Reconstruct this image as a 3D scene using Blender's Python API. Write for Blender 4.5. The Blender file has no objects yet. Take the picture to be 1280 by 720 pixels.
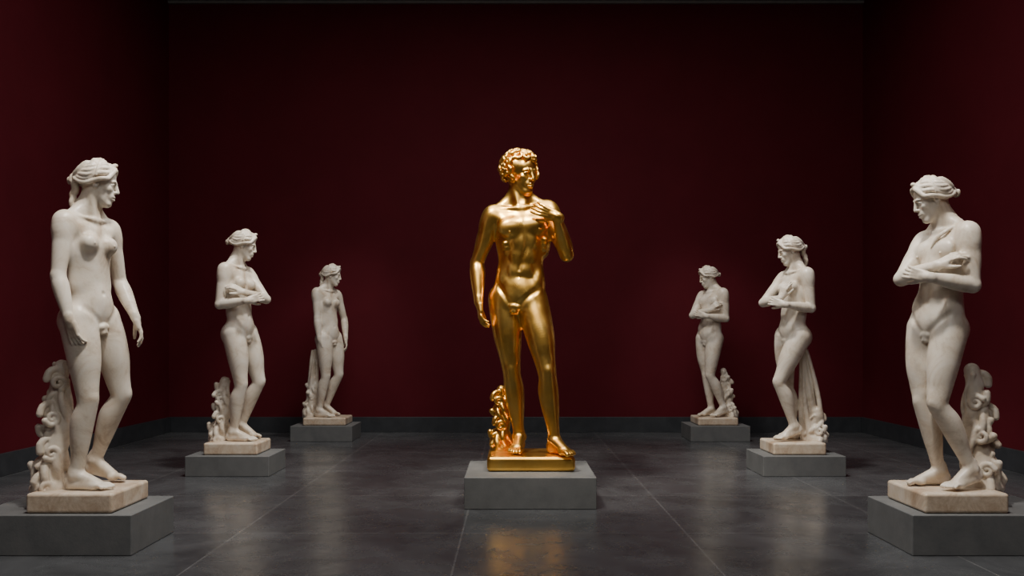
import bpy, math, random
import numpy as np
from mathutils import Vector

# ------------------------------------------------------------------ helpers
def V(*a): return np.array(a, dtype=float)
def nrm(v):
    v = np.asarray(v, float); return v/ (np.linalg.norm(v)+1e-9)

class Frame:
    """origin + axes: X = figure's left, Y = front, Z = up"""
    def __init__(s, o, yaw, roll=0, pitch=0, up=None, S=1.0):
        y = math.radians(yaw); r = math.radians(roll); p = math.radians(pitch)
        s.o = np.asarray(o, float); s.S = S
        f0 = V(math.sin(y), -math.cos(y), 0)
        X = nrm(V(math.cos(y), math.sin(y), math.tan(r)))
        if up is None:
            up = V(0, 0, 1)*math.cos(p) + f0*math.sin(p)
        Z = nrm(up - np.dot(up, X)*X)
        Y = np.cross(Z, X)
        if np.dot(Y, f0) < 0: Y = -Y
        s.X, s.Y, s.Z = X, Y, Z
        s.R = np.array([X, Y, Z])
    def __call__(s, x, y, z):
        return s.o + (s.X*x + s.Y*y + s.Z*z)*s.S

def resample(pts, rads, n):
    P = np.array(pts, float); R = np.array(rads, float); m = len(P)
    if m < 3 or n < 2: return P, R
    E = np.vstack([2*P[0]-P[1], P, 2*P[-1]-P[-2]]); ER = np.concatenate([[R[0]], R, [R[-1]]])
    op = []; orr = []
    for i in range(m-1):
        for j in range(n):
            t = j/n; t2 = t*t; t3 = t2*t
            w = (-.5*t+t2-.5*t3, 1-2.5*t2+1.5*t3, .5*t+2*t2-1.5*t3, -.5*t2+.5*t3)
            op.append(sum(w[q]*E[i+q] for q in range(4))); orr.append(sum(w[q]*ER[i+q] for q in range(4)))
    op.append(P[-1]); orr.append(R[-1])
    return np.array(op), np.array(orr)

class Clay:
    """implicit modelling: smooth unions of ellipsoids and tapered rods, meshed with surface nets"""
    def __init__(s, vox): s.ops = []; s.h = vox
    def ell(s, c, r, R=None, k=.02, sub=False):
        if R is None: R = np.eye(3)
        s.ops.append(('e', np.asarray(c, float), np.asarray(r, float), R, max(k, 1e-4), sub))
    def fell(s, F, x, y, z, r, k=.02, sub=False):
        s.ell(F(x, y, z), np.array(r)*F.S, F.R, k*F.S, sub)
    def rod(s, a, b, ra, rb, k=.02, flat=None, sub=False):
        s.ops.append(('k', np.array([a, b], float), np.array([ra, rb], float), flat, max(k, 1e-4), sub))
    def chain(s, pts, rads, k=.01, flat=None, sub=False, n=3):
        P, R = resample(pts, rads, n)
        s.ops.append(('k', P, R, flat, max(k, 1e-4), sub))
    def bbox(s, op):
        if op[0] == 'e':
            c, r, R = op[1], op[2], op[3]
            ext = np.sqrt(((R.T*r)**2).sum(1)); return c-ext, c+ext, op[4]
        P, R, flat = op[1], op[2], op[3]
        f = max(1, flat[1]) if flat else 1
        return (P-R[:, None]*f).min(0), (P+R[:, None]*f).max(0), op[4]
    def mesh(s, name):
        h = s.h; f4 = np.float32
        los = []; his = []
        for op in s.ops:
            if not op[-1]:
                lo, hi, k = s.bbox(op); los.append(lo); his.append(hi)
        lo = np.min(los, 0)-3*h; hi = np.max(his, 0)+3*h
        lo[2] = max(lo[2], -.02)
        n = np.ceil((hi-lo)/h).astype(int)+1
        F = np.full(n, 1.0, dtype=f4)
        ax = [(lo[i]+h*np.arange(n[i])).astype(f4) for i in range(3)]
        def rng(l, u, m):
            i0 = np.clip(np.floor((l-m-lo)/h).astype(int), 0, n); i1 = np.clip(np.ceil((u+m-lo)/h).astype(int)+1, 0, n)
            return i0, i1
        for op in s.ops:
            l, u, k = s.bbox(op)
            m = k+3*h
            i0, i1 = rng(l, u, m)
            if np.any(i1-i0 < 1): continue
            sl = tuple(slice(i0[j], i1[j]) for j in range(3))
            if op[0] == 'e':
                x = ax[0][sl[0]][:, None, None]; y = ax[1][sl[1]][None, :, None]; z = ax[2][sl[2]][None, None, :]
                c, r, R = op[1], op[2], op[3]
                dx, dy, dz = x-f4(c[0]), y-f4(c[1]), z-f4(c[2])
                k0 = 0; k1 = 0
                for j in range(3):
                    q = dx*f4(R[j][0])+dy*f4(R[j][1])+dz*f4(R[j][2])
                    q = q/f4(r[j]); k0 = k0+q*q; q = q/f4(r[j]); k1 = k1+q*q
                k0 = np.sqrt(k0); k1 = np.sqrt(k1)+f4(1e-6)
                d = k0*(k0-1)/k1
            else:
                P, RR, flat = op[1], op[2], op[3]
                D = np.full(tuple(i1-i0), 1.0, dtype=f4)
                ff = max(1, flat[1]) if flat else 1
                for si in range(len(P)-1):
                    a, b, ra, rb = P[si], P[si+1], RR[si], RR[si+1]; mr = max(ra, rb)*ff
                    j0, j1 = rng(np.minimum(a, b)-mr, np.maximum(a, b)+mr, m)
                    j0 = np.maximum(j0, i0); j1 = np.minimum(j1, i1)
                    if np.any(j1-j0 < 1): continue
                    x = ax[0][j0[0]:j1[0]][:, None, None]; y = ax[1][j0[1]:j1[1]][None, :, None]; z = ax[2][j0[2]:j1[2]][None, None, :]
                    ba = b-a; L2 = float(np.dot(ba, ba))+1e-12
                    dx, dy, dz = x-f4(a[0]), y-f4(a[1]), z-f4(a[2])
                    t = np.clip((dx*f4(ba[0])+dy*f4(ba[1])+dz*f4(ba[2]))/f4(L2), 0, 1)
                    qx = dx-t*f4(ba[0]); qy = dy-t*f4(ba[1]); qz = dz-t*f4(ba[2])
                    if flat:
                        A = nrm(flat[0]); c = (qx*f4(A[0])+qy*f4(A[1])+qz*f4(A[2]))*f4(1/flat[1]-1)
                        qx = qx+c*f4(A[0]); qy = qy+c*f4(A[1]); qz = qz+c*f4(A[2])
                    dd = np.sqrt(qx*qx+qy*qy+qz*qz)-(f4(ra)+f4(rb-ra)*t)
                    ss = tuple(slice(j0[j]-i0[j], j1[j]-i0[j]) for j in range(3))
                    D[ss] = np.minimum(D[ss], dd)
                d = D
            f = F[sl]; kk = f4(k)
            if op[-1]:
                g = -f; hh = np.maximum(kk-np.abs(g-d), 0)/kk
                F[sl] = -(np.minimum(g, d)-hh*hh*kk*f4(.25))
            else:
                hh = np.maximum(kk-np.abs(f-d), 0)/kk
                F[sl] = np.minimum(f, d)-hh*hh*kk*f4(.25)
        F[0] = 1; F[-1] = 1; F[:, 0] = 1; F[:, -1] = 1; F[:, :, 0] = np.maximum(F[:, :, 0], .001); F[:, :, -1] = 1
        Sg = F < 0
        cnt = np.zeros(n-1, dtype=np.int8)
        offs = [(i, j, k) for i in (0, 1) for j in (0, 1) for k in (0, 1)]
        for (i, j, k) in offs:
            cnt += Sg[i:n[0]-1+i, j:n[1]-1+j, k:n[2]-1+k]
        act = np.argwhere((cnt > 0) & (cnt < 8))
        ids = np.full(n-1, -1, dtype=np.int32)
        ids[act[:, 0], act[:, 1], act[:, 2]] = np.arange(len(act), dtype=np.int32)
        acc = np.zeros((len(act), 3)); w = np.zeros(len(act))
        for e in range(3):
            for p in (0, 1):
                for q in (0, 1):
                    o = [0, 0, 0]; oth = [m for m in range(3) if m != e]
                    o[oth[0]] = p; o[oth[1]] = q
                    o2 = list(o); o2[e] = 1
                    f0 = F[act[:, 0]+o[0], act[:, 1]+o[1], act[:, 2]+o[2]]
                    f1 = F[act[:, 0]+o2[0], act[:, 1]+o2[1], act[:, 2]+o2[2]]
                    m = (f0 < 0) != (f1 < 0)
                    t = np.where(m, f0/np.where(m, f0-f1, 1), 0)
                    pos = np.tile(np.array(o, float), (len(act), 1)); pos[:, e] = t
                    acc[m] += pos[m]; w[m] += 1
        verts = lo+h*(act+acc/w[:, None])
        quads = []
        for e in range(3):
            a1, a2 = [(1, 2), (2, 0), (0, 1)][e]
            sA = [slice(0, n[j]) for j in range(3)]; sB = list(sA)
            sA[e] = slice(0, n[e]-1); sB[e] = slice(1, n[e])
            ch = Sg[tuple(sA)] != Sg[tuple(sB)]
            pt = np.argwhere(ch)
            ok = (pt[:, a1] > 0) & (pt[:, a2] > 0) & (pt[:, a1] < n[a1]-1) & (pt[:, a2] < n[a2]-1)
            pt = pt[ok]
            ins = Sg[pt[:, 0], pt[:, 1], pt[:, 2]]
            def cid(d1, d2):
                c = pt.copy(); c[:, a1] += d1; c[:, a2] += d2
                return ids[c[:, 0], c[:, 1], c[:, 2]]
            q = np.stack([cid(-1, -1), cid(0, -1), cid(0, 0), cid(-1, 0)], 1)
            q[~ins] = q[~ins][:, ::-1]
            quads.append(q)
        quads = np.concatenate(quads)
        quads = quads[(quads >= 0).all(1)]
        # light relaxation of the lattice so polished surfaces reflect cleanly
        E = np.concatenate([quads[:, [0, 1]], quads[:, [1, 2]], quads[:, [2, 3]], quads[:, [3, 0]]])
        nv = len(verts)
        for lam in (.45, -.42, .40):
            deg = np.bincount(E[:, 0], minlength=nv)+np.bincount(E[:, 1], minlength=nv)
            av = np.stack([np.bincount(E[:, 0], weights=verts[E[:, 1], j], minlength=nv)+np.bincount(E[:, 1], weights=verts[E[:, 0], j], minlength=nv) for j in range(3)], 1)/np.maximum(deg, 1)[:, None]
            verts = verts+(av-verts)*lam
        me = bpy.data.meshes.new(name)
        me.vertices.add(len(verts)); me.vertices.foreach_set('co', verts.astype(np.float32).ravel())
        me.loops.add(len(quads)*4); me.loops.foreach_set('vertex_index', quads.astype(np.int32).ravel())
        me.polygons.add(len(quads)); me.polygons.foreach_set('loop_start', np.arange(0, len(quads)*4, 4, dtype=np.int32))
        me.polygons.foreach_set('use_smooth', np.ones(len(quads), dtype=bool))
        me.update(calc_edges=True); me.validate()
        return me

def ik(a, b, l1, l2, pole):
    d = b-a; D = np.linalg.norm(d)
    if D > (l1+l2)*.999:
        b = a+nrm(d)*(l1+l2)*.999; d = b-a; D = np.linalg.norm(d)
    x = (l1*l1-l2*l2+D*D)/(2*D); hh = math.sqrt(max(l1*l1-x*x, 0))
    u = nrm(d); p = np.asarray(pole, float); p = nrm(p-np.dot(p, u)*u)
    return a+u*x+p*hh, b

# ------------------------------------------------------------------ anatomy
def limb(C, a, b, prof, S, k=.012, side=None):
    pts = []; rr = []
    for (t, r, off) in prof:
        p = a+(b-a)*t
        if side is not None: p = p+nrm(side)*off*S
        pts.append(p); rr.append(r*S)
    C.chain(pts, rr, k*S, n=9)

def hand(C, W, d, n, thumb_sign, S, curl=.5, g=1.0):
    d = nrm(d); n = nrm(np.asarray(n, float)-np.dot(n, d)*d); sd = np.cross(d, n)*thumb_sign
    S = S*g
    def P(x, y, z): return W+(d*x+sd*y+n*z)*S
    C.rod(W-d*.02*S, P(.03, 0, 0), .026*S, .024*S, .014*S, (n, .8))
    for y0 in (-.024, -.008, .008, .024):
        C.rod(P(.02, y0*.7, 0), P(.088, y0, 0), .0140*S, .0105*S, .006*S)
    C.rod(P(.015, .018, .006), P(.055, .030, .010), .015*S, .013*S, .012*S)
    C.rod(P(.02, -.018, .006), P(.06, -.024, .007), .013*S, .010*S, .012*S)
    lens = [(.028, .074), (.0095, .083), (-.0095, .077), (-.0275, .060)]
    for i, (y0, L) in enumerate(lens):
        p = P(.089, y0, 0); ang = curl*(.35+.12*i); sp = y0*3.2
        pts = [p]; rr = [.0098*S]
        for j, (fr, r1) in enumerate(((.46, .0090), (.30, .0082), (.24, .0066))):
            dr = nrm(d*math.cos(ang)+n*math.sin(ang)+sd*sp*.9)
            p = p+dr*L*fr*S; pts.append(p); rr.append(r1*S); ang += curl*(.75 if j == 0 else .55)
        C.chain(pts, rr, .003*S, n=1)
    p = P(.030, .026, .008); dr = nrm(d*.78+sd*.45+n*.38); pts = [p]; rr = [.0135*S]
    for L, r1 in ((.038, .0115), (.030, .0105), (.022, .0078)):
        p = p+dr*L*S; pts.append(p); rr.append(r1*S); dr = nrm(dr+d*.35+n*.15*curl)
    C.chain(pts, rr, .004*S, n=1)

def foot(C, A, yaw, S, side):
    """A ankle centre; side=+1 for figure's left foot"""
    y = math.radians(yaw); f = V(math.sin(y), -math.cos(y), 0); lat = V(math.cos(y), math.sin(y), 0)*side
    lift = max(0, A[2]/S-.085); pit = math.asin(min(.8, lift/.15))
    ff = nrm(f*math.cos(pit)-V(0, 0, 1)*math.sin(pit)); uu = nrm(V(0, 0, 1)*math.cos(pit)+f*math.sin(pit))
    def P(x, l, z): return A+(ff*x+lat*l+uu*z)*S
    R = np.array([lat, ff, uu])
    C.ell(P(-.030, 0, -.050), np.array([.031, .038, .036])*S, R, .02*S)
    C.rod(P(-.02, 0, .03), P(-.035, 0, -.03), .022*S, .024*S, .02*S)
    C.rod(P(.0, 0, -.005), P(.115, -.006, -.050), .036*S, .026*S, .02*S, (lat, 1.15))
    C.rod(P(-.02, .006, -.058), P(.11, .014, -.062), .026*S, .023*S, .02*S, (lat, 1.15))
    B = P(.125, 0, -.062); B[2] = max(B[2], .022*S) if lift > 0 else B[2]
    def Q(x, l, z): return B+(f*x+lat*l+V(0, 0, 1)*z)*S
    C.ell(Q(0, -.004, 0), np.array([.045, .035, .022])*S, np.array([lat, f, V(0, 0, 1)]), .015*S)
    C.ell(P(.0, -.033, -.004), np.array([.010, .014, .014])*S, R, .012*S)
    C.ell(P(-.005, .033, -.012), np.array([.010, .014, .014])*S, R, .012*S)
    for i, (l, L, r) in enumerate(((-.031, .066, .0150), (-.010, .064, .0110), (.007, .058, .0105), (.022, .050, .0100), (.036, .040, .0095))):
        C.chain([Q(.004, l*.95, .004), Q(L*.6, l, .005), Q(L, l, -.006)], [r*S, r*.92*S, r*.9*S], .004*S, n=2)

def head(C, H, style, S, seed=1, male=False):
    rnd = random.Random(seed); F = H
    C.fell(F, 0, -.015, .032, (.073, .090, .085), .02)
    C.fell(F, 0, .030, -.035, (.056, .060, .078), .03)
    C.fell(F, 0, .045, .045, (.056, .042, .050), .02)
    C.fell(F, 0, .070, -.098, (.022, .020, .019), .02)
    for s in (-1, 1):
        C.rod(F(s*.050, 0, -.045), F(s*.018, .062, -.1), .020*S, .016*S, .02*S)
        C.fell(F, s*.036, .060, -.018, (.022, .020, .020), .015)
        C.fell(F, s*.030, .094, .005, (.020, .015, .0125), .012, sub=True)
        C.fell(F, s*.030, .0725, .003, (.0150, .0125, .0105), .003)
        C.chain([F(s*.016, .080, .004), F(s*.023, .086, .011), F(s*.034, .085, .012), F(s*.045, .074, .005)], [.0034*S]*4, .003*S)
        C.chain([F(s*.018, .080, -.002), F(s*.030, .083, -.007), F(s*.043, .075, -.001)], [.0026*S]*3, .003*S)
        C.chain([F(s*.010, .089, .022), F(s*.028, .088, .028), F(s*.046, .074, .022)], [.006*S, .006*S, .004*S], .010*S)
    C.rod(F(0, .087, .026), F(0, .109, -.026), .0085*S, .0095*S, .010*S)
    for s in (-1, 1): C.fell(F, s*.0105, .096, -.030, (.0080, .0105, .0080), .005)
    C.fell(F, 0, .080, -.060, (.030, .018, .024), .015)
    for s in (-1, 1):
        C.chain([F(s*.023, .081, -.062), F(s*.008, .096, -.057), F(0, .096, -.058)], [.0035*S, .0055*S, .005*S], .004*S)
        C.chain([F(s*.020, .083, -.067), F(s*.006, .095, -.071), F(0, .095, -.071)], [.004*S, .0062*S, .0062*S], .004*S)
        C.rod(F(s*.024, .087, -.0645), F(0, .103, -.0640), .0022*S, .0022*S, .003*S, sub=True)
        C.fell(F, s*.075, -.002, -.008, (.009, .018, .030), .006)
        C.fell(F, s*.083, .004, -.006, (.005, .010, .018), .004, sub=True)
    # hair
    hr = V(.082, .096, .088); hc = V(0, -.018, .034)
    def SP(d, off=0.0):
        d = nrm(d); q = hc+d*(hr+off); return F(*q)
    C.fell(F, 0, -.026, .038, (.081, .090, .083), .006)
    if style == 'curly':
        N = 150
        for i in range(N):
            z = 1-2*(i+.5)/N; a = i*2.39996
            d = V(math.sqrt(1-z*z)*math.cos(a), math.sqrt(1-z*z)*math.sin(a), z)
            if not (d[2] > .54 or (d[1] < .30 and d[2] > -.68)): continue
            t1 = nrm(np.cross(d, V(.3, .2, 1))); t2 = np.cross(d, t1)
            st = rnd.uniform(0, 6.28); R = rnd.uniform(.016, .025); off = rnd.uniform(.006, .026)+.022*max(0, abs(d[0])-.3)
            pts = []; rr = []
            for j in range(7):
                tt = j/6; an = st+tt*5.0; rad = R*(1-.55*tt)
                c = hc+d*(hr+off)+(t1*math.cos(an)+t2*math.sin(an))*rad+d*.006*tt
                pts.append(F(*c)); rr.append((.0105-.003*tt)*S)
            C.chain(pts, rr, .0035*S, n=2)
        C.fell(F, 0, -.026, .042, (.097, .098, .094), .006)
    else:
        for s in (-1, 1):
            for i in range(8):
                e = math.radians(38+i*8)
                D0 = V(s*.05, math.cos(e), math.sin(e))
                zi = -.35+i*.17
                Ds = V(s*1.0, .35-.06*i, zi)*1.15
                D1 = V(s*.12, -1, -.28+.03*i)
                pts = []; rr = []
                for j in range(15):
                    t = j/14
                    d = (1-t)**2*D0+2*t*(1-t)*Ds+t*t*D1
                    if i == 0: d = d+V(0, .10, .0)*math.sin(math.pi*t)
                    d = d+V(0, 0, .05)*math.sin(t*15+i*.8)
                    off = .006+.006*math.sin(t*17+i*1.3)+(.008 if i == 0 else 0)
                    pts.append(SP(d, off)); rr.append((.0135-.002*t)*S)
                C.chain(pts, rr, .004*S, n=2)
        for i in range(7):
            x = (i-3)*.011; c = F(x, .062-.0015*abs(i-3)**2, .112-.002*abs(i-3)**2+rnd.uniform(-.002, .004))
            C.ell(c, np.array([.0115, .0115, .0125])*S, None, .003*S)
        C.fell(F, .004, .070, .122, (.014, .014, .012), .004)
        pts = []
        for j in range(19):
            a = math.pi*j/18
            pts.append(SP(V(math.cos(a), .12, math.sin(a)*1.0), .014))
        C.chain(pts, [.006*S]*19, .003*S, n=1)
        if 'bun' in style:
            for j in range(10):
                a = j*.7
                C.ell(F(.02*math.cos(a)*(1-j*.05), -.118-.003*j, -.005+.024*math.sin(a)*(1-j*.05)), np.array([.020, .017, .020])*S*(1-j*.03), None, .004*S)
        if 'tail' in style:
            for s in (-1, 0, 1):
                pts = [F(.016*s+.006*math.sin(j*1.3+s*2), -.118+.012*math.sin(j*.9)+(0.004*j if j > 3 else 0), -.02-.022*j) for j in range(8)]
                C.chain(pts, [.019*S, .02*S, .019*S, .018*S, .017*S, .015*S, .012*S, .008*S], .004*S)

def figure(C, sp):
    S = sp['S']; fem = sp.get('fem', False); g = 1.0 if fem else 1.08; mus = sp.get('mus', 1.0)
    Pc, Cc = sp['pelvis'], sp['chest']
    up = nrm(Cc-Pc)
    p = Frame(Pc, sp['pyaw'], sp.get('proll', 0), up=nrm(up*.4+V(0, 0, 1)*.6), S=S)
    c = Frame(Cc, sp['cyaw'], sp.get('croll', 0), up=up, S=S)
    H = Frame(sp['head'], sp['hyaw'], sp.get('hroll', 0), sp.get('hpitch', 0), S=S)
    mid = Frame(Pc*.55+Cc*.45, (sp['pyaw']+sp['cyaw'])/2, 0, up=up, S=S)
    hw = .088
    for s, nm in ((1, 'L'), (-1, 'R')):
        hip = p(s*hw, 0, -.035)
        A, yaw, pole = sp['ankle'+nm], sp['fyaw'+nm], sp['kpole'+nm]
        K, A = ik(hip, A, .427*S, .412*S, pole)
        fr = nrm(pole)
        q = 1.03
        lat = p.X*s; ax = nrm(K-hip); R3 = np.array([nrm(np.cross(fr, ax)), nrm(np.cross(ax, np.cross(fr, ax))), ax])
        pts = []; rr = []
        for (t, r, off) in [(0, .094*q, .0), (.22, .092*q, .008), (.5, .083*q, .010), (.78, .065*q, .004), (1, .056, 0)]:
            pts.append(hip+(K-hip)*t+fr*off*S); rr.append(r*S)
        for (t, r, off) in [(.12, .054, .002), (.30, .061, -.012), (.52, .054, -.010), (.78, .039, -.003), (1, .034, 0)]:
            pts.append(K+(A-K)*t+fr*off*S); rr.append(r*S)
        C.chain(pts, rr, .03*S, n=9)
        if not fem:
            C.ell(hip+(K-hip)*.45+fr*.030*S+lat*.02*S, V(.045, .05, .15)*S*1.0, R3, .03*S)
            C.ell(K-ax*.07*S+fr*.026*S-lat*.026*S, V(.024, .024, .045)*S, R3, .02*S)
            C.ell(K-ax*.085*S+fr*.026*S+lat*.028*S, V(.022, .024, .045)*S, R3, .02*S)
        C.ell(K+fr*.030*S, V(.027, .026, .034)*S, None, .020*S)
        C.rod(K+fr*.028*S+(A-K)*.1, A+fr*.012*S-(A-K)*.12, .018*S, .016*S, .025*S)
        foot(C, A, yaw, S, s)
        C.fell(p, s*.072, -.055, -.030, (.078, .070, .082), .03)
    if fem:
        C.fell(p, 0, 0, .0, (.156, .100, .110), .04)
        C.fell(mid, 0, 0, 0, (.130, .092, .16), .05)
        C.fell(c, 0, -.005, -.02, (.138, .100, .175), .05)
        C.fell(c, 0, -.015, .085, (.148, .078, .080), .04)
        C.fell(p, 0, .046, .065, (.085, .058, .085), .05)
        for s in (-1, 1):
            C.fell(c, s*.066, .084, .016, (.048, .040, .048), .032)
            C.fell(c, s*.068, .123, .014, (.005, .005, .005), .006)
    else:
        C.fell(p, 0, 0, 0, (.148, .100, .110), .05)
        C.fell(mid, 0, 0, 0, (.136, .095, .18), .05)
        C.fell(c, 0, 0, -.015, (.150, .108, .185), .05)
        C.fell(c, 0, -.015, .088, (.155, .082, .085), .04)
        for s in (-1, 1):
            C.fell(c, s*.074, .074+.004*mus, .040, (.080, .038, .060), .022)
            C.fell(c, s*.090, .112, .012, (.005, .005, .005), .006)
            C.fell(c, s*.122, -.025, -.01, (.045, .065, .140), .04)
            if mus > .5:
                for i in range(4):
                    x = .118-.004*i; z = -.050-.028*i
                    y = .108*math.sqrt(max(.10, 1-(x/.150)**2-((z+.015)/.185)**2))
                    C.fell(c, s*x, y-.002, z, (.018, .014, .010), .016)
            a = c(s*.034, .088-.008*(1-mus), -.055); b = p(s*.030, .078-.008*(1-mus), .060)
            for i in range(4):
                pt = a+(b-a)*(i/3.0)
                C.ell(pt, np.array([.036, .015, .038])*S, mid.R, (.030-.006*mus)*S)
            C.fell(p, s*.104, .012, .090, (.040, .062, .070), .045)
        C.fell(p, 0, .054, .010, (.080, .042, .080), .05)
        C.chain([c(0, .126, .08), c(0, .122, .0), c(0, .110, -.08), mid(0, .104, 0), p(0, .108, .15)], [.003*S]*5, .022*S, sub=True)
    for s in (-1, 1):
        C.chain([p(s*.135, .075, .060), p(s*.075, .106, .0), p(s*.025, .112, -.060)], [.004*S]*3, .028*S, sub=True)
    C.ell(p(0, .106, .115), V(.008, .009, .010)*S, None, .014*S, sub=True)
    C.chain([c(0, -.128, .10), c(0, -.112, -.05), mid(0, -.100, -.02), p(0, -.118, .05)], [.008*S]*4, .035*S, sub=True)
    for (x, z, r) in ((-.016, -.070, .018), (.016, -.070, .018), (0, -.090, .019), (0, -.066, .018), (-.010, -.102, .010), (.010, -.102, .010)):
        C.fell(p, x, .092, z, (r, .018, r), .010)
    N = c(0, -.018, .165)
    hb = H(0, -.022, -.055)
    C.rod(N, hb, .060*S*g, .053*S*g, .025*S)
    for s in (-1, 1):
        C.rod(c(s*.012, .052, .150), H(s*.048, -.018, -.045), .012*S, .015*S, .030*S)
        sh = c(s*(.152 if fem else .168), -.012, .128)
        C.rod((N+hb)/2+c.X*s*.02*S-c.Y*.012*S, sh+c.Z*.02*S-c.X*s*.03*S, .042*S*g, .036*S*g, .035*S)
        C.rod(c(s*.018, .062, .152), c(s*.130, .018, .165), .009*S, .008*S, .018*S)
        nm = 'L' if s == 1 else 'R'
        E, W = ik(sh, sp['wrist'+nm], .305*S, .255*S, sp['epole'+nm])
        u = nrm(E-sh); bend = nrm(W-E)
        fr = nrm(bend-np.dot(bend, u)*u) if abs(np.dot(bend, u)) < .985 else c.Y
        R3 = np.array([nrm(np.cross(u, fr)), fr, u])
        C.rod(sh-c.X*s*.05*S+c.Y*.02*S-c.Z*.03*S, sh, .050*S*g, .052*S*g, .035*S)
        C.ell(sh+u*.035*S+c.X*s*.006*S, V(.056, .056, .085)*S*g, R3, .025*S)
        pts = []; rr = []
        for (t, r) in [(0, .048), (.35, .050), (.6, .046), (.85, .040), (1, .038)]:
            pts.append(sh+(E-sh)*t); rr.append(r*g*S)
        C.chain(pts, rr, .025*S, n=9)
        if not fem:
            C.ell(sh+u*.165*S+fr*.016*S, V(.037, .037, .085)*S, R3, .02*S)
            C.ell(sh+u*.140*S-fr*.016*S, V(.039, .037, .090)*S, R3, .02*S)
        limb(C, E, W, [(0, .038*g, 0), (.22, .044*g, 0), (.5, .039*g, 0), (.8, .030*g, 0), (1, .026*g, 0)], S, .012, fr)
        hd, hn = sp['hand'+nm]
        hand(C, W, hd, hn, sp.get('thumb'+nm, 1), S, sp.get('curl'+nm, .5), 1.0)
    head(C, H, sp.get('hair', 'wavy bun'), S, sp.get('seed', 1))
    return dict(p=p, c=c, H=H)

def spiral(C, ctr, a1, a2, R, turns, r0, start, k):
    pts = []; rr = []; n = int(8*turns)+2
    for j in range(n):
        t = j/(n-1); an = start+t*turns*2*math.pi; rad = R*(1-.75*t)
        pts.append(ctr+a1*math.cos(an)*rad+a2*math.sin(an)*rad); rr.append(r0*(1-.35*t))
    C.chain(pts, rr, k, n=2)

def trunk(C, p0, p1, r0, r1, out, seed=1, n=5, scrollR=.05):
    """carved stump with scrolling foliage on its outer side"""
    rnd = random.Random(seed); out = nrm(out); dep = nrm(np.cross(out, V(0, 0, 1))); up = V(0, 0, 1)
    pts = [p0+(p1-p0)*t+out*.016*math.sin(t*9)+dep*.01*math.cos(t*7) for t in np.linspace(0, 1, 8)]
    rr = list(np.linspace(r0, r1, 8)); C.chain(pts, rr, .03)
    for i in range(7):
        a = i*math.pi*2/7
        o = out*math.cos(a)+dep*math.sin(a)
        q = [p0+(p1-p0)*t+o*(r0+(r1-r0)*t)*(.88+.16*math.sin(t*7+i*2))+out*.022*math.sin(t*12+i)+dep*.020*math.sin(t*13+i*1.7) for t in np.linspace(0, rnd.uniform(.88, 1.03), 11)]
        C.chain(q, [.019+.006*math.sin(j*1.2+i)-.0008*j for j in range(11)], .007)
    for i in range(n):
        t = (i+.40)/n; rl = r0+(r1-r0)*t
        dd = -.35 if i % 2 == 0 else .35
        ctr = p0+(p1-p0)*t+out*(rl*.75+.010*math.sin(i*2.1))+dep*dd*rl
        a2 = up*(1 if i % 2 == 0 else -1)
        spiral(C, ctr, nrm(out+dep*dd*.6), a2, scrollR*rnd.uniform(.95, 1.15), 1.4, .021, rnd.uniform(-.5, .5), .007)
        spiral(C, ctr+dep*rl*(.75 if dep[1] < 0 else -.75)-up*.03, out, -a2, scrollR*.8, 1.3, .017, rnd.uniform(0, 3), .006)
    C.ell(p0+out*r0*.3, (r0*1.3, r0*1.1, .05), None, .03)

def drape(C, top, bot, w0, w1, lat, dep, seed=1, nf=8, tube=.018):
    """hanging cloth folds"""
    rnd = random.Random(seed); lat = nrm(lat); dep = nrm(dep)
    for i in range(nf):
        f = i/(nf-1)-.5; ph = rnd.uniform(0, 6)
        q = []; rr = []
        for t in np.linspace(0, 1, 8):
            w = w0+(w1-w0)*t**.7
            q.append(top+(bot-top)*t+lat*f*w+dep*(.022*math.sin(i*2.4)+.015*math.sin(ph+t*3))+lat*.01*math.sin(ph+t*5))
            rr.append(tube*(.8+.5*t)*(1+.15*math.sin(t*7+ph)))
        C.chain(q, rr, .008)
    C.rod(top, bot, w0*.35, w1*.36, .02, (dep, .45))

# ------------------------------------------------------------------ materials
def newmat(name):
    m = bpy.data.materials.new(name); m.use_nodes = True
    nt = m.node_tree; b = nt.nodes['Principled BSDF']; return m, nt, b
def node(nt, t, **kw):
    n = nt.nodes.new(t)
    for k, v in kw.items():
        if k in n.inputs: n.inputs[k].default_value = v
        else: setattr(n, k, v)
    return n
def noise_ramp(nt, coord, scale, stops, detail=6, rough=.6, dist=0):
    n = node(nt, 'ShaderNodeTexNoise'); n.inputs['Scale'].default_value = scale; n.inputs['Detail'].default_value = detail
    n.inputs['Roughness'].default_value = rough; n.inputs['Distortion'].default_value = dist
    nt.links.new(coord, n.inputs['Vector'])
    r = node(nt, 'ShaderNodeValToRGB'); el = r.color_ramp.elements
    el[0].position, el[0].color = stops[0][0], (*stops[0][1], 1)
    el[1].position, el[1].color = stops[-1][0], (*stops[-1][1], 1)
    for pos, col in stops[1:-1]:
        e = el.new(pos); e.color = (*col, 1)
    nt.links.new(n.outputs['Fac'], r.inputs['Fac'])
    return n, r
def bump(nt, b, height, strength, dist=.01):
    bp = node(nt, 'ShaderNodeBump'); bp.inputs['Strength'].default_value = strength; bp.inputs['Distance'].default_value = dist
    nt.links.new(height, bp.inputs['Height']); nt.links.new(bp.outputs['Normal'], b.inputs['Normal'])

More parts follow.
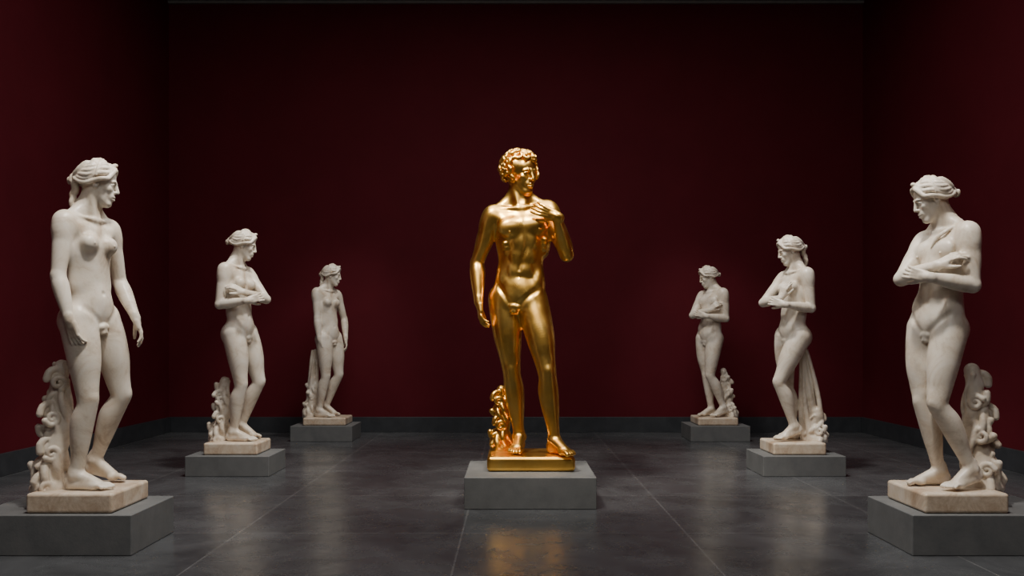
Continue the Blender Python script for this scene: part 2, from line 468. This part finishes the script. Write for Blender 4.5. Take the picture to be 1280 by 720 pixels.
def marble_mat(name, c0, c1, c2):
    m, nt, b = newmat(name)
    tc = node(nt, 'ShaderNodeTexCoord')
    n, r = noise_ramp(nt, tc.outputs['Object'], 5, [(.32, c0), (.5, c1), (.66, c2)], 9, .70, .9)
    nt.links.new(r.outputs['Color'], b.inputs['Base Color'])
    b.inputs['Roughness'].default_value = .36
    b.inputs['Subsurface Weight'].default_value = .10
    b.inputs['Subsurface Radius'].default_value = (.02, .014, .010)
    b.inputs['Subsurface Scale'].default_value = .4
    n2 = node(nt, 'ShaderNodeTexNoise'); n2.inputs['Scale'].default_value = 60; n2.inputs['Detail'].default_value = 5
    nt.links.new(tc.outputs['Object'], n2.inputs['Vector'])
    bump(nt, b, n2.outputs['Fac'], .18, .004)
    return m
M_marble = marble_mat('marble', (.52, .41, .30), (.76, .675, .56), (.83, .765, .67))
M_slab = marble_mat('marble_base', (.40, .26, .16), (.66, .54, .41), (.78, .70, .60))

def gold_mat():
    m, nt, b = newmat('gold_leaf')
    tc = node(nt, 'ShaderNodeTexCoord')
    n, r = noise_ramp(nt, tc.outputs['Object'], 6, [(.25, (.84, .43, .080)), (.5, (.98, .57, .13)), (.75, (1.0, .65, .19))], 6, .6, .3)
    nt.links.new(r.outputs['Color'], b.inputs['Base Color'])
    b.inputs['Metallic'].default_value = 1
    n2, r2 = noise_ramp(nt, tc.outputs['Object'], 10, [(.3, (.27,)*3), (.7, (.36,)*3)], 4, .55)
    nt.links.new(r2.outputs['Color'], b.inputs['Roughness'])
    n3 = node(nt, 'ShaderNodeTexNoise'); n3.inputs['Scale'].default_value = 18; n3.inputs['Detail'].default_value = 2
    nt.links.new(tc.outputs['Object'], n3.inputs['Vector'])
    bump(nt, b, n3.outputs['Fac'], .06, .006)
    return m
M_gold = gold_mat()

def stone_mat(name, c0, c1, rough, scale=7, spec=.5):
    m, nt, b = newmat(name)
    tc = node(nt, 'ShaderNodeTexCoord')
    n, r = noise_ramp(nt, tc.outputs['Object'], scale, [(.3, c0), (.7, c1)], 8, .7)
    nt.links.new(r.outputs['Color'], b.inputs['Base Color']); b.inputs['Roughness'].default_value = rough
    b.inputs['Specular IOR Level'].default_value = spec
    n2 = node(nt, 'ShaderNodeTexNoise'); n2.inputs['Scale'].default_value = 90
    nt.links.new(tc.outputs['Object'], n2.inputs['Vector']); bump(nt, b, n2.outputs['Fac'], .15, .003)
    return m
M_plinth = stone_mat('plinth_stone', (.115, .120, .122), (.165, .168, .168), .6)
M_base = stone_mat('slate_skirting', (.030, .033, .038), (.050, .054, .060), .35)
M_wall = stone_mat('oxblood_paint', (.084, .0078, .0130), (.100, .0094, .0156), .75, 1.5, .12)
M_ceil = stone_mat('ceiling_paint', (.02, .02, .02), (.03, .03, .03), .8)
M_trim = stone_mat('cornice_grey', (.16, .15, .14), (.2, .19, .18), .6)

def floor_mat():
    m, nt, b = newmat('slate_tiles')
    tc = node(nt, 'ShaderNodeTexCoord'); L = nt.links
    br = node(nt, 'ShaderNodeTexBrick'); br.offset = 0.0; br.squash = 1.0
    mp = node(nt, 'ShaderNodeMapping'); L.new(tc.outputs['Object'], mp.inputs['Vector'])
    mp.inputs['Location'].default_value = (.35, .2, 0)
    L.new(mp.outputs['Vector'], br.inputs['Vector'])
    br.inputs['Color1'].default_value = (.058, .061, .066, 1); br.inputs['Color2'].default_value = (.074, .077, .083, 1)
    br.inputs['Mortar'].default_value = (.118, .120, .124, 1)
    br.inputs['Scale'].default_value = 1; br.inputs['Mortar Size'].default_value = .006; br.inputs['Mortar Smooth'].default_value = .3
    br.inputs['Brick Width'].default_value = 1.35; br.inputs['Row Height'].default_value = 1.35
    n, r = noise_ramp(nt, tc.outputs['Object'], 1.6, [(.3, (.60,)*3), (.7, (1.55, 1.53, 1.50))], 10, .72, .8)
    mx = node(nt, 'ShaderNodeMix'); mx.data_type = 'RGBA'; mx.blend_type = 'MULTIPLY'; mx.inputs[0].default_value = 1
    L.new(br.outputs['Color'], mx.inputs[6]); L.new(r.outputs['Color'], mx.inputs[7]); L.new(mx.outputs[2], b.inputs['Base Color'])
    n2, r2 = noise_ramp(nt, tc.outputs['Object'], 3.0, [(.3, (.18,)*3), (.7, (.34,)*3)], 8, .7, .5)
    L.new(r2.outputs['Color'], b.inputs['Roughness'])
    n3 = node(nt, 'ShaderNodeTexNoise'); n3.inputs['Scale'].default_value = 12; n3.inputs['Detail'].default_value = 6
    L.new(tc.outputs['Object'], n3.inputs['Vector']); bump(nt, b, n3.outputs['Fac'], .06, .01)
    return m
M_floor = floor_mat()

# ------------------------------------------------------------------ room
def box(name, x0, x1, y0, y1, z0, z1, mat, bev=0, parent=None, seg=3):
    cx, cy, cz = (x0+x1)/2, (y0+y1)/2, (z0+z1)/2
    me = bpy.data.meshes.new(name); hx, hy, hz = (x1-x0)/2, (y1-y0)/2, (z1-z0)/2
    vs = [(sx*hx, sy*hy, sz*hz) for sx in (-1, 1) for sy in (-1, 1) for sz in (-1, 1)]
    fs = [(0, 1, 3, 2), (4, 6, 7, 5), (0, 4, 5, 1), (2, 3, 7, 6), (0, 2, 6, 4), (1, 5, 7, 3)]
    me.from_pydata(vs, [], fs); me.update()
    o = bpy.data.objects.new(name, me); bpy.context.collection.objects.link(o); me.materials.append(mat)
    o.location = (cx, cy, cz)
    if bev:
        md = o.modifiers.new('bevel', 'BEVEL'); md.width = bev; md.segments = seg; md.limit_method = 'ANGLE'
        for p in me.polygons: p.use_smooth = True
        md.harden_normals = True
    if parent: o.parent = parent; o.location = Vector((cx, cy, cz))-parent.location
    return o
XL, XR, YB, YF, ZC = -4.40, 4.50, 11.8, -3.0, 5.52
box('floor', XL-.2, XR+.2, YF-.2, YB+.2, -.1, 0, M_floor)
box('ceiling', XL-.2, XR+.2, YF-.2, YB+.2, ZC, ZC+.1, M_ceil)
box('wall_left', XL-.2, XL, YF, YB, 0, ZC, M_wall)
box('wall_right', XR, XR+.2, YF, YB, 0, ZC, M_wall)
box('wall_back', XL-.2, XR+.2, YB, YB+.2, 0, ZC, M_wall)
box('wall_front', XL-.2, XR+.2, YF-.2, YF, 0, ZC, M_wall)
bh = .195
box('baseboard_left', XL, XL+.03, YF, YB, 0, bh, M_base, .004)
box('baseboard_right', XR-.03, XR, YF, YB, 0, bh, M_base, .004)
box('baseboard_back', XL+.03, XR-.03, YB-.03, YB, 0, bh, M_base, .004)
box('trim_1', XL, XR, YB-.05, YB, ZC-.035, ZC, M_trim, .004)

# ------------------------------------------------------------------ statues
def place(name, x, d, z, clay, mat, slab, slabmat, zslab, bev=.018):
    e = bpy.data.objects.new(name, None); bpy.context.collection.objects.link(e); e.location = (x, d, z)
    me = clay.mesh('figure'); me.materials.append(mat)
    o = bpy.data.objects.new('figure', me); bpy.context.collection.objects.link(o)
    o.parent = e; o.rotation_euler = (0, 0, math.atan2(-x, d))
    box('base_slab', slab[0], slab[1], slab[2], slab[3], zslab, z, slabmat, bev, e, 4)
    print(name, len(me.vertices))
    return e
def unit(s, su):
    return lambda a, h, dep=0.0: V(a/su, dep, h/s)
def fr(yaw):
    y = math.radians(yaw); return V(math.sin(y), -math.cos(y), 0)

# ---- gilded youth, centre
Q = unit(166.7, 166.7); S = 1.235
C = Clay(.0040)
sp = dict(S=S, pelvis=Q(-13, 195), chest=Q(-8, 272, -.01), pyaw=-10, proll=-8, cyaw=6, croll=6, head=Q(-10, 346, -.03), hyaw=42, hpitch=8, hroll=3,
    ankleL=V(.185, -.13, .105), ankleR=V(-.075, .02, .105), fyawL=30, fyawR=-8, kpoleL=fr(20), kpoleR=fr(-4),
    wristL=V(.20, -.215, 1.735), epoleL=(.38, -.05, -1), handL=((-1, .05, .42), (.1, 1, .1)), thumbL=1, curlL=.45,
    wristR=Q(-63, 187, -.04), epoleR=(-.6, .8, 0), handR=((.12, -.12, -1), (1, .2, 0)), thumbR=-1, curlR=.6, hair='curly', seed=3)
figure(C, sp)
trunk(C, V(-.20, .10, 0), V(-.205, .10, .46), .060, .035, (-1, -.2, 0), 4, 5, .045)
place('gold_statue', .13, 6.9, .33, C, M_gold, (-.18, .455, 6.6, 7.15), M_gold, .22, .03)
box('plinth', -.33, .583, 6.33, 7.23, 0, .22, M_plinth, .006)

# ---- front left woman
Q = unit(219, 241); S = 1.027
C = Clay(.0038)
sp = dict(S=S, fem=True, pelvis=Q(-2, 214), chest=Q(-4, 297), pyaw=46, proll=3, cyaw=42, croll=-3, head=Q(8, 378), hyaw=84, hpitch=10,
    ankleL=V(.02, .15, .13), ankleR=V(-.075, -.10, .087), fyawL=70, fyawR=58, kpoleL=fr(65), kpoleR=fr(50),
    wristL=V(.235, .04, .965), epoleL=(-.1, .6, -.2), handL=((.34, -.05, -1), (-.8, 0, -.3)), thumbL=1, curlL=.5,
    wristR=V(-.11, -.20, .94), epoleR=(-1, .4, 0), handR=((.28, .02, -1), (.6, .7, 0)), thumbR=-1, curlR=.6, hair='wavy bun tail', seed=5)
figure(C, sp)
trunk(C, V(-.20, .02, 0), V(-.145, .06, .68), .075, .042, (-1, -.25, 0), 8, 7, .052)
place('marble_statue', -2.40, 5.25, .33, C, M_marble, (-2.64, -2.17, 4.99, 5.5), M_slab, .22)
box('plinth', -2.94, -2.05, 4.95, 5.58, 0, .22, M_plinth, .006)

# ---- front right, arms folded
Q = unit(219, 242); S = .985
C = Clay(.0038)
sp = dict(S=S, fem=False, mus=0, pelvis=Q(-9, 203), chest=Q(-1, 284), pyaw=-38, proll=-3, cyaw=-48, croll=3, head=Q(-16, 358, -.02), hyaw=-72, hpitch=20,
    ankleL=V(.13, -.08, .12), ankleR=V(-.03, .02, .085), fyawL=-45, fyawR=-62, kpoleL=fr(-55), kpoleR=fr(-45),
    wristL=V(-.085, -.245, 1.18), epoleL=(.55, .1, -1), handL=((-.95, .25, .3), (.2, 1, 0)), thumbL=1, curlL=.7,
    wristR=V(-.04, -.165, 1.25), epoleR=(-1, .3, -.7), handR=((.75, -.2, .4), (.2, .5, -.6)), thumbR=-1, curlR=.6, hair='wavy bun', seed=7)
r = figure(C, sp)
c = r['c']
C.chain([c(.13, -.06, .165), c(.115, .02, .172), c(.085, .085, .130), c(.05, .108, .09), c(.02, .112, .05)], [.006, .013, .013, .012, .004], .006, (c.Y, .6))
trunk(C, V(.19, .08, 0), V(.135, .09, .66), .075, .042, (1, -.3, 0), 11, 7, .052)
place('marble_statue', 2.47, 5.25, .33, C, M_marble, (2.24, 2.70, 4.99, 5.5), M_slab, .22)
box('plinth', 2.155, 3.05, 4.95, 5.58, 0, .22, M_plinth, .006)

# ---- middle left
Q = unit(140, 146); S = 1.03
C = Clay(.005)
sp = dict(S=S, fem=True, pelvis=Q(2, 137), chest=Q(-1, 192), pyaw=52, proll=3, cyaw=52, croll=-3, head=Q(7, 243), hyaw=84, hpitch=16,
    ankleL=V(.03, .10, .13), ankleR=V(-.04, -.07, .087), fyawL=75, fyawR=65, kpoleL=fr(65), kpoleR=fr(55),
    wristL=V(.05, -.16, 1.31), epoleL=(1, .3, -.7), handL=((-.75, -.2, .4), (-.2, .5, -.6)), thumbL=1, curlL=.6,
    wristR=V(.08, -.235, 1.235), epoleR=(-.5, .1, -1), handR=((.92, .28, .28), (-.2, 1, 0)), thumbR=-1, curlR=.6, hair='wavy bun', seed=9)
figure(C, sp)
trunk(C, V(-.15, .03, 0), V(-.11, .06, .53), .068, .036, (-1, -.2, 0), 5, 6, .048)
place('marble_statue', -2.44, 8.2, .28, C, M_marble, (-2.67, -2.20, 7.95, 8.4), M_slab, .175)
box('plinth', -2.80, -2.08, 7.87, 8.45, 0, .175, M_plinth, .006)

# ---- middle right with drapery
Q = unit(140, 146.3); S = 1.0
C = Clay(.005)
sp = dict(S=S, fem=True, pelvis=Q(2, 133), chest=Q(4, 187), pyaw=-46, proll=-3, cyaw=-50, croll=3, head=Q(-2, 236), hyaw=-74, hpitch=18,
    ankleL=V(.02, -.08, .135), ankleR=V(.02, .07, .085), fyawL=-62, fyawR=-65, kpoleL=fr(-68), kpoleR=fr(-55),
    wristL=V(-.06, -.23, 1.20), epoleL=(.4, .1, -1), handL=((-.92, .28, .28), (.2, 1, 0)), thumbL=1, curlL=.6,
    wristR=V(-.09, -.16, 1.26), epoleR=(-1, .3, -.8), handR=((.35, -.1, .9), (.5, .7, 0)), thumbR=-1, curlR=.5, hair='wavy bun tail', seed=12)
figure(C, sp)
drape(C, V(.11, .05, .80), V(.19, .05, 0), .06, .18, (1, -.1, 0), (0, 1, 0), 3, 8)
trunk(C, V(.20, .05, 0), V(.21, .05, .25), .07, .04, (1, -.3, 0), 15, 3, .045)
place('marble_statue', 2.49, 8.2, .28, C, M_marble, (2.26, 2.72, 7.95, 8.4), M_slab, .175)
box('plinth', 2.15, 2.86, 7.87, 8.45, 0, .175, M_plinth, .006)

# ---- back left
Q = unit(105, 107); S = 1.0
C = Clay(.0060)
sp = dict(S=S, fem=True, pelvis=Q(1, 100), chest=Q(-1, 140), pyaw=45, proll=3, cyaw=40, croll=-3, head=Q(5, 176), hyaw=80, hpitch=10,
    ankleL=V(-.02, .09, .12), ankleR=V(-.10, -.07, .085), fyawL=70, fyawR=55, kpoleL=fr(60), kpoleR=fr(50),
    wristL=V(.21, .06, .93), epoleL=(.3, .6, -.2), handL=((.1, -.05, -1), (-.8, 0, -.3)), thumbL=1, curlL=.5,
    wristR=V(-.10, -.15, .90), epoleR=(-1, .4, 0), handR=((.2, .02, -1), (.6, .7, 0)), thumbR=-1, curlR=.5, hair='wavy bun tail', seed=21)
figure(C, sp)
drape(C, V(-.14, .05, .78), V(-.20, .04, 0), .07, .13, (1, .1, 0), (0, 1, 0), 6, 7)
trunk(C, V(-.20, .04, 0), V(-.17, .04, .45), .06, .035, (-1, -.3, 0), 25, 4, .04)
place('marble_statue', -2.19, 10.95, .27, C, M_marble, (-2.44, -1.94, 10.72, 11.2), M_slab, .18)
box('plinth', -2.57, -1.85, 10.65, 11.27, 0, .18, M_plinth, .006)

# ---- back right
S = .995
C = Clay(.0060)
sp = dict(S=S, fem=False, mus=0, pelvis=Q(-6, 100), chest=Q(-3, 139), pyaw=-40, proll=-3, cyaw=-45, croll=3, head=Q(-8, 174), hyaw=-72, hpitch=18,
    ankleL=V(.10, -.05, .12), ankleR=V(-.04, .05, .085), fyawL=-45, fyawR=-55, kpoleL=fr(-60), kpoleR=fr(-45),
    wristL=V(-.10, -.23, 1.19), epoleL=(.5, .1, -1), handL=((-.92, .28, .3), (.2, 1, 0)), thumbL=1, curlL=.6,
    wristR=V(-.06, -.16, 1.26), epoleR=(-1, .3, -.7), handR=((.6, -.2, .5), (.5, .7, 0)), thumbR=-1, curlR=.6, hair='wavy bun', seed=31)
figure(C, sp)
trunk(C, V(.17, .06, 0), V(.10, .07, .54), .068, .036, (1, -.3, 0), 33, 6, .046)
place('marble_statue', 2.41, 10.95, .27, C, M_marble, (2.17, 2.64, 10.72, 11.2), M_slab, .18)
box('plinth', 2.07, 2.76, 10.65, 11.27, 0, .18, M_plinth, .006)

# ------------------------------------------------------------------ lights
def look(o, tgt):
    o.rotation_euler = (Vector(tgt)-o.location).to_track_quat('-Z', 'Y').to_euler()
def spot(loc, tgt, e, ang, col=(1, .94, .87), blend=.7, rad=.15):
    l = bpy.data.lights.new('spot_lamp', 'SPOT'); l.energy = e; l.spot_size = math.radians(ang); l.spot_blend = blend; l.shadow_soft_size = rad; l.color = col
    o = bpy.data.objects.new('spot_lamp', l); bpy.context.collection.objects.link(o); o.location = loc; look(o, tgt); return o
def area(loc, tgt, e, sx, sy, col=(1, .97, .93)):  # unseen fill lamps, added for soft light and broad gold reflections
    l = bpy.data.lights.new('added_fill', 'AREA'); l.shape = 'RECTANGLE'; l.size = sx; l.size_y = sy; l.energy = e; l.color = col
    o = bpy.data.objects.new('added_fill', l); bpy.context.collection.objects.link(o); o.location = loc; look(o, tgt); return o
for (x, d, e) in ((-2.4, 5.25, 680), (2.47, 5.25, 680), (-2.44, 8.2, 590), (2.49, 8.2, 590), (-2.19, 10.95, 290), (2.41, 10.95, 290)):
    spot((x*.45, d-1.3, 5.3), (x, d, 1.3), e, 38)
spot((-1.2, 4.6, 5.3), (.1, 6.9, 1.6), 1150, 34, (1, .92, .80), rad=.35)
spot((1.7, 5.0, 5.3), (.1, 6.9, 1.6), 500, 34, (1, .92, .80), rad=.35)
for s in (-1, 1):
    spot((s*1.2, 4.5, 5.35), (s*4.4, 5.8, 1.5), 230, 62, (1, .92, .84), 1.0, .3)
area((0, 6.3, 5.4), (0, 6.4, 0), 210, 3.6, 4)  # added overhead fill, not a gallery fixture
area((0, 1.0, 5.2), (0, 7, 1), 80, 4, 1.2)  # added fill from high in front of the statues

w = bpy.data.worlds.new('world'); bpy.context.scene.world = w; w.use_nodes = True
w.node_tree.nodes['Background'].inputs[0].default_value = (.5, .5, .55, 1); w.node_tree.nodes['Background'].inputs[1].default_value = .02

cam = bpy.data.cameras.new('camera'); co = bpy.data.objects.new('camera', cam); bpy.context.collection.objects.link(co)
cam.sensor_width = 36; cam.lens = 1150/1280*36; cam.shift_y = 68/1280
co.location = (0, 0, 1.15); co.rotation_euler = (math.radians(90), 0, 0)
bpy.context.scene.camera = co
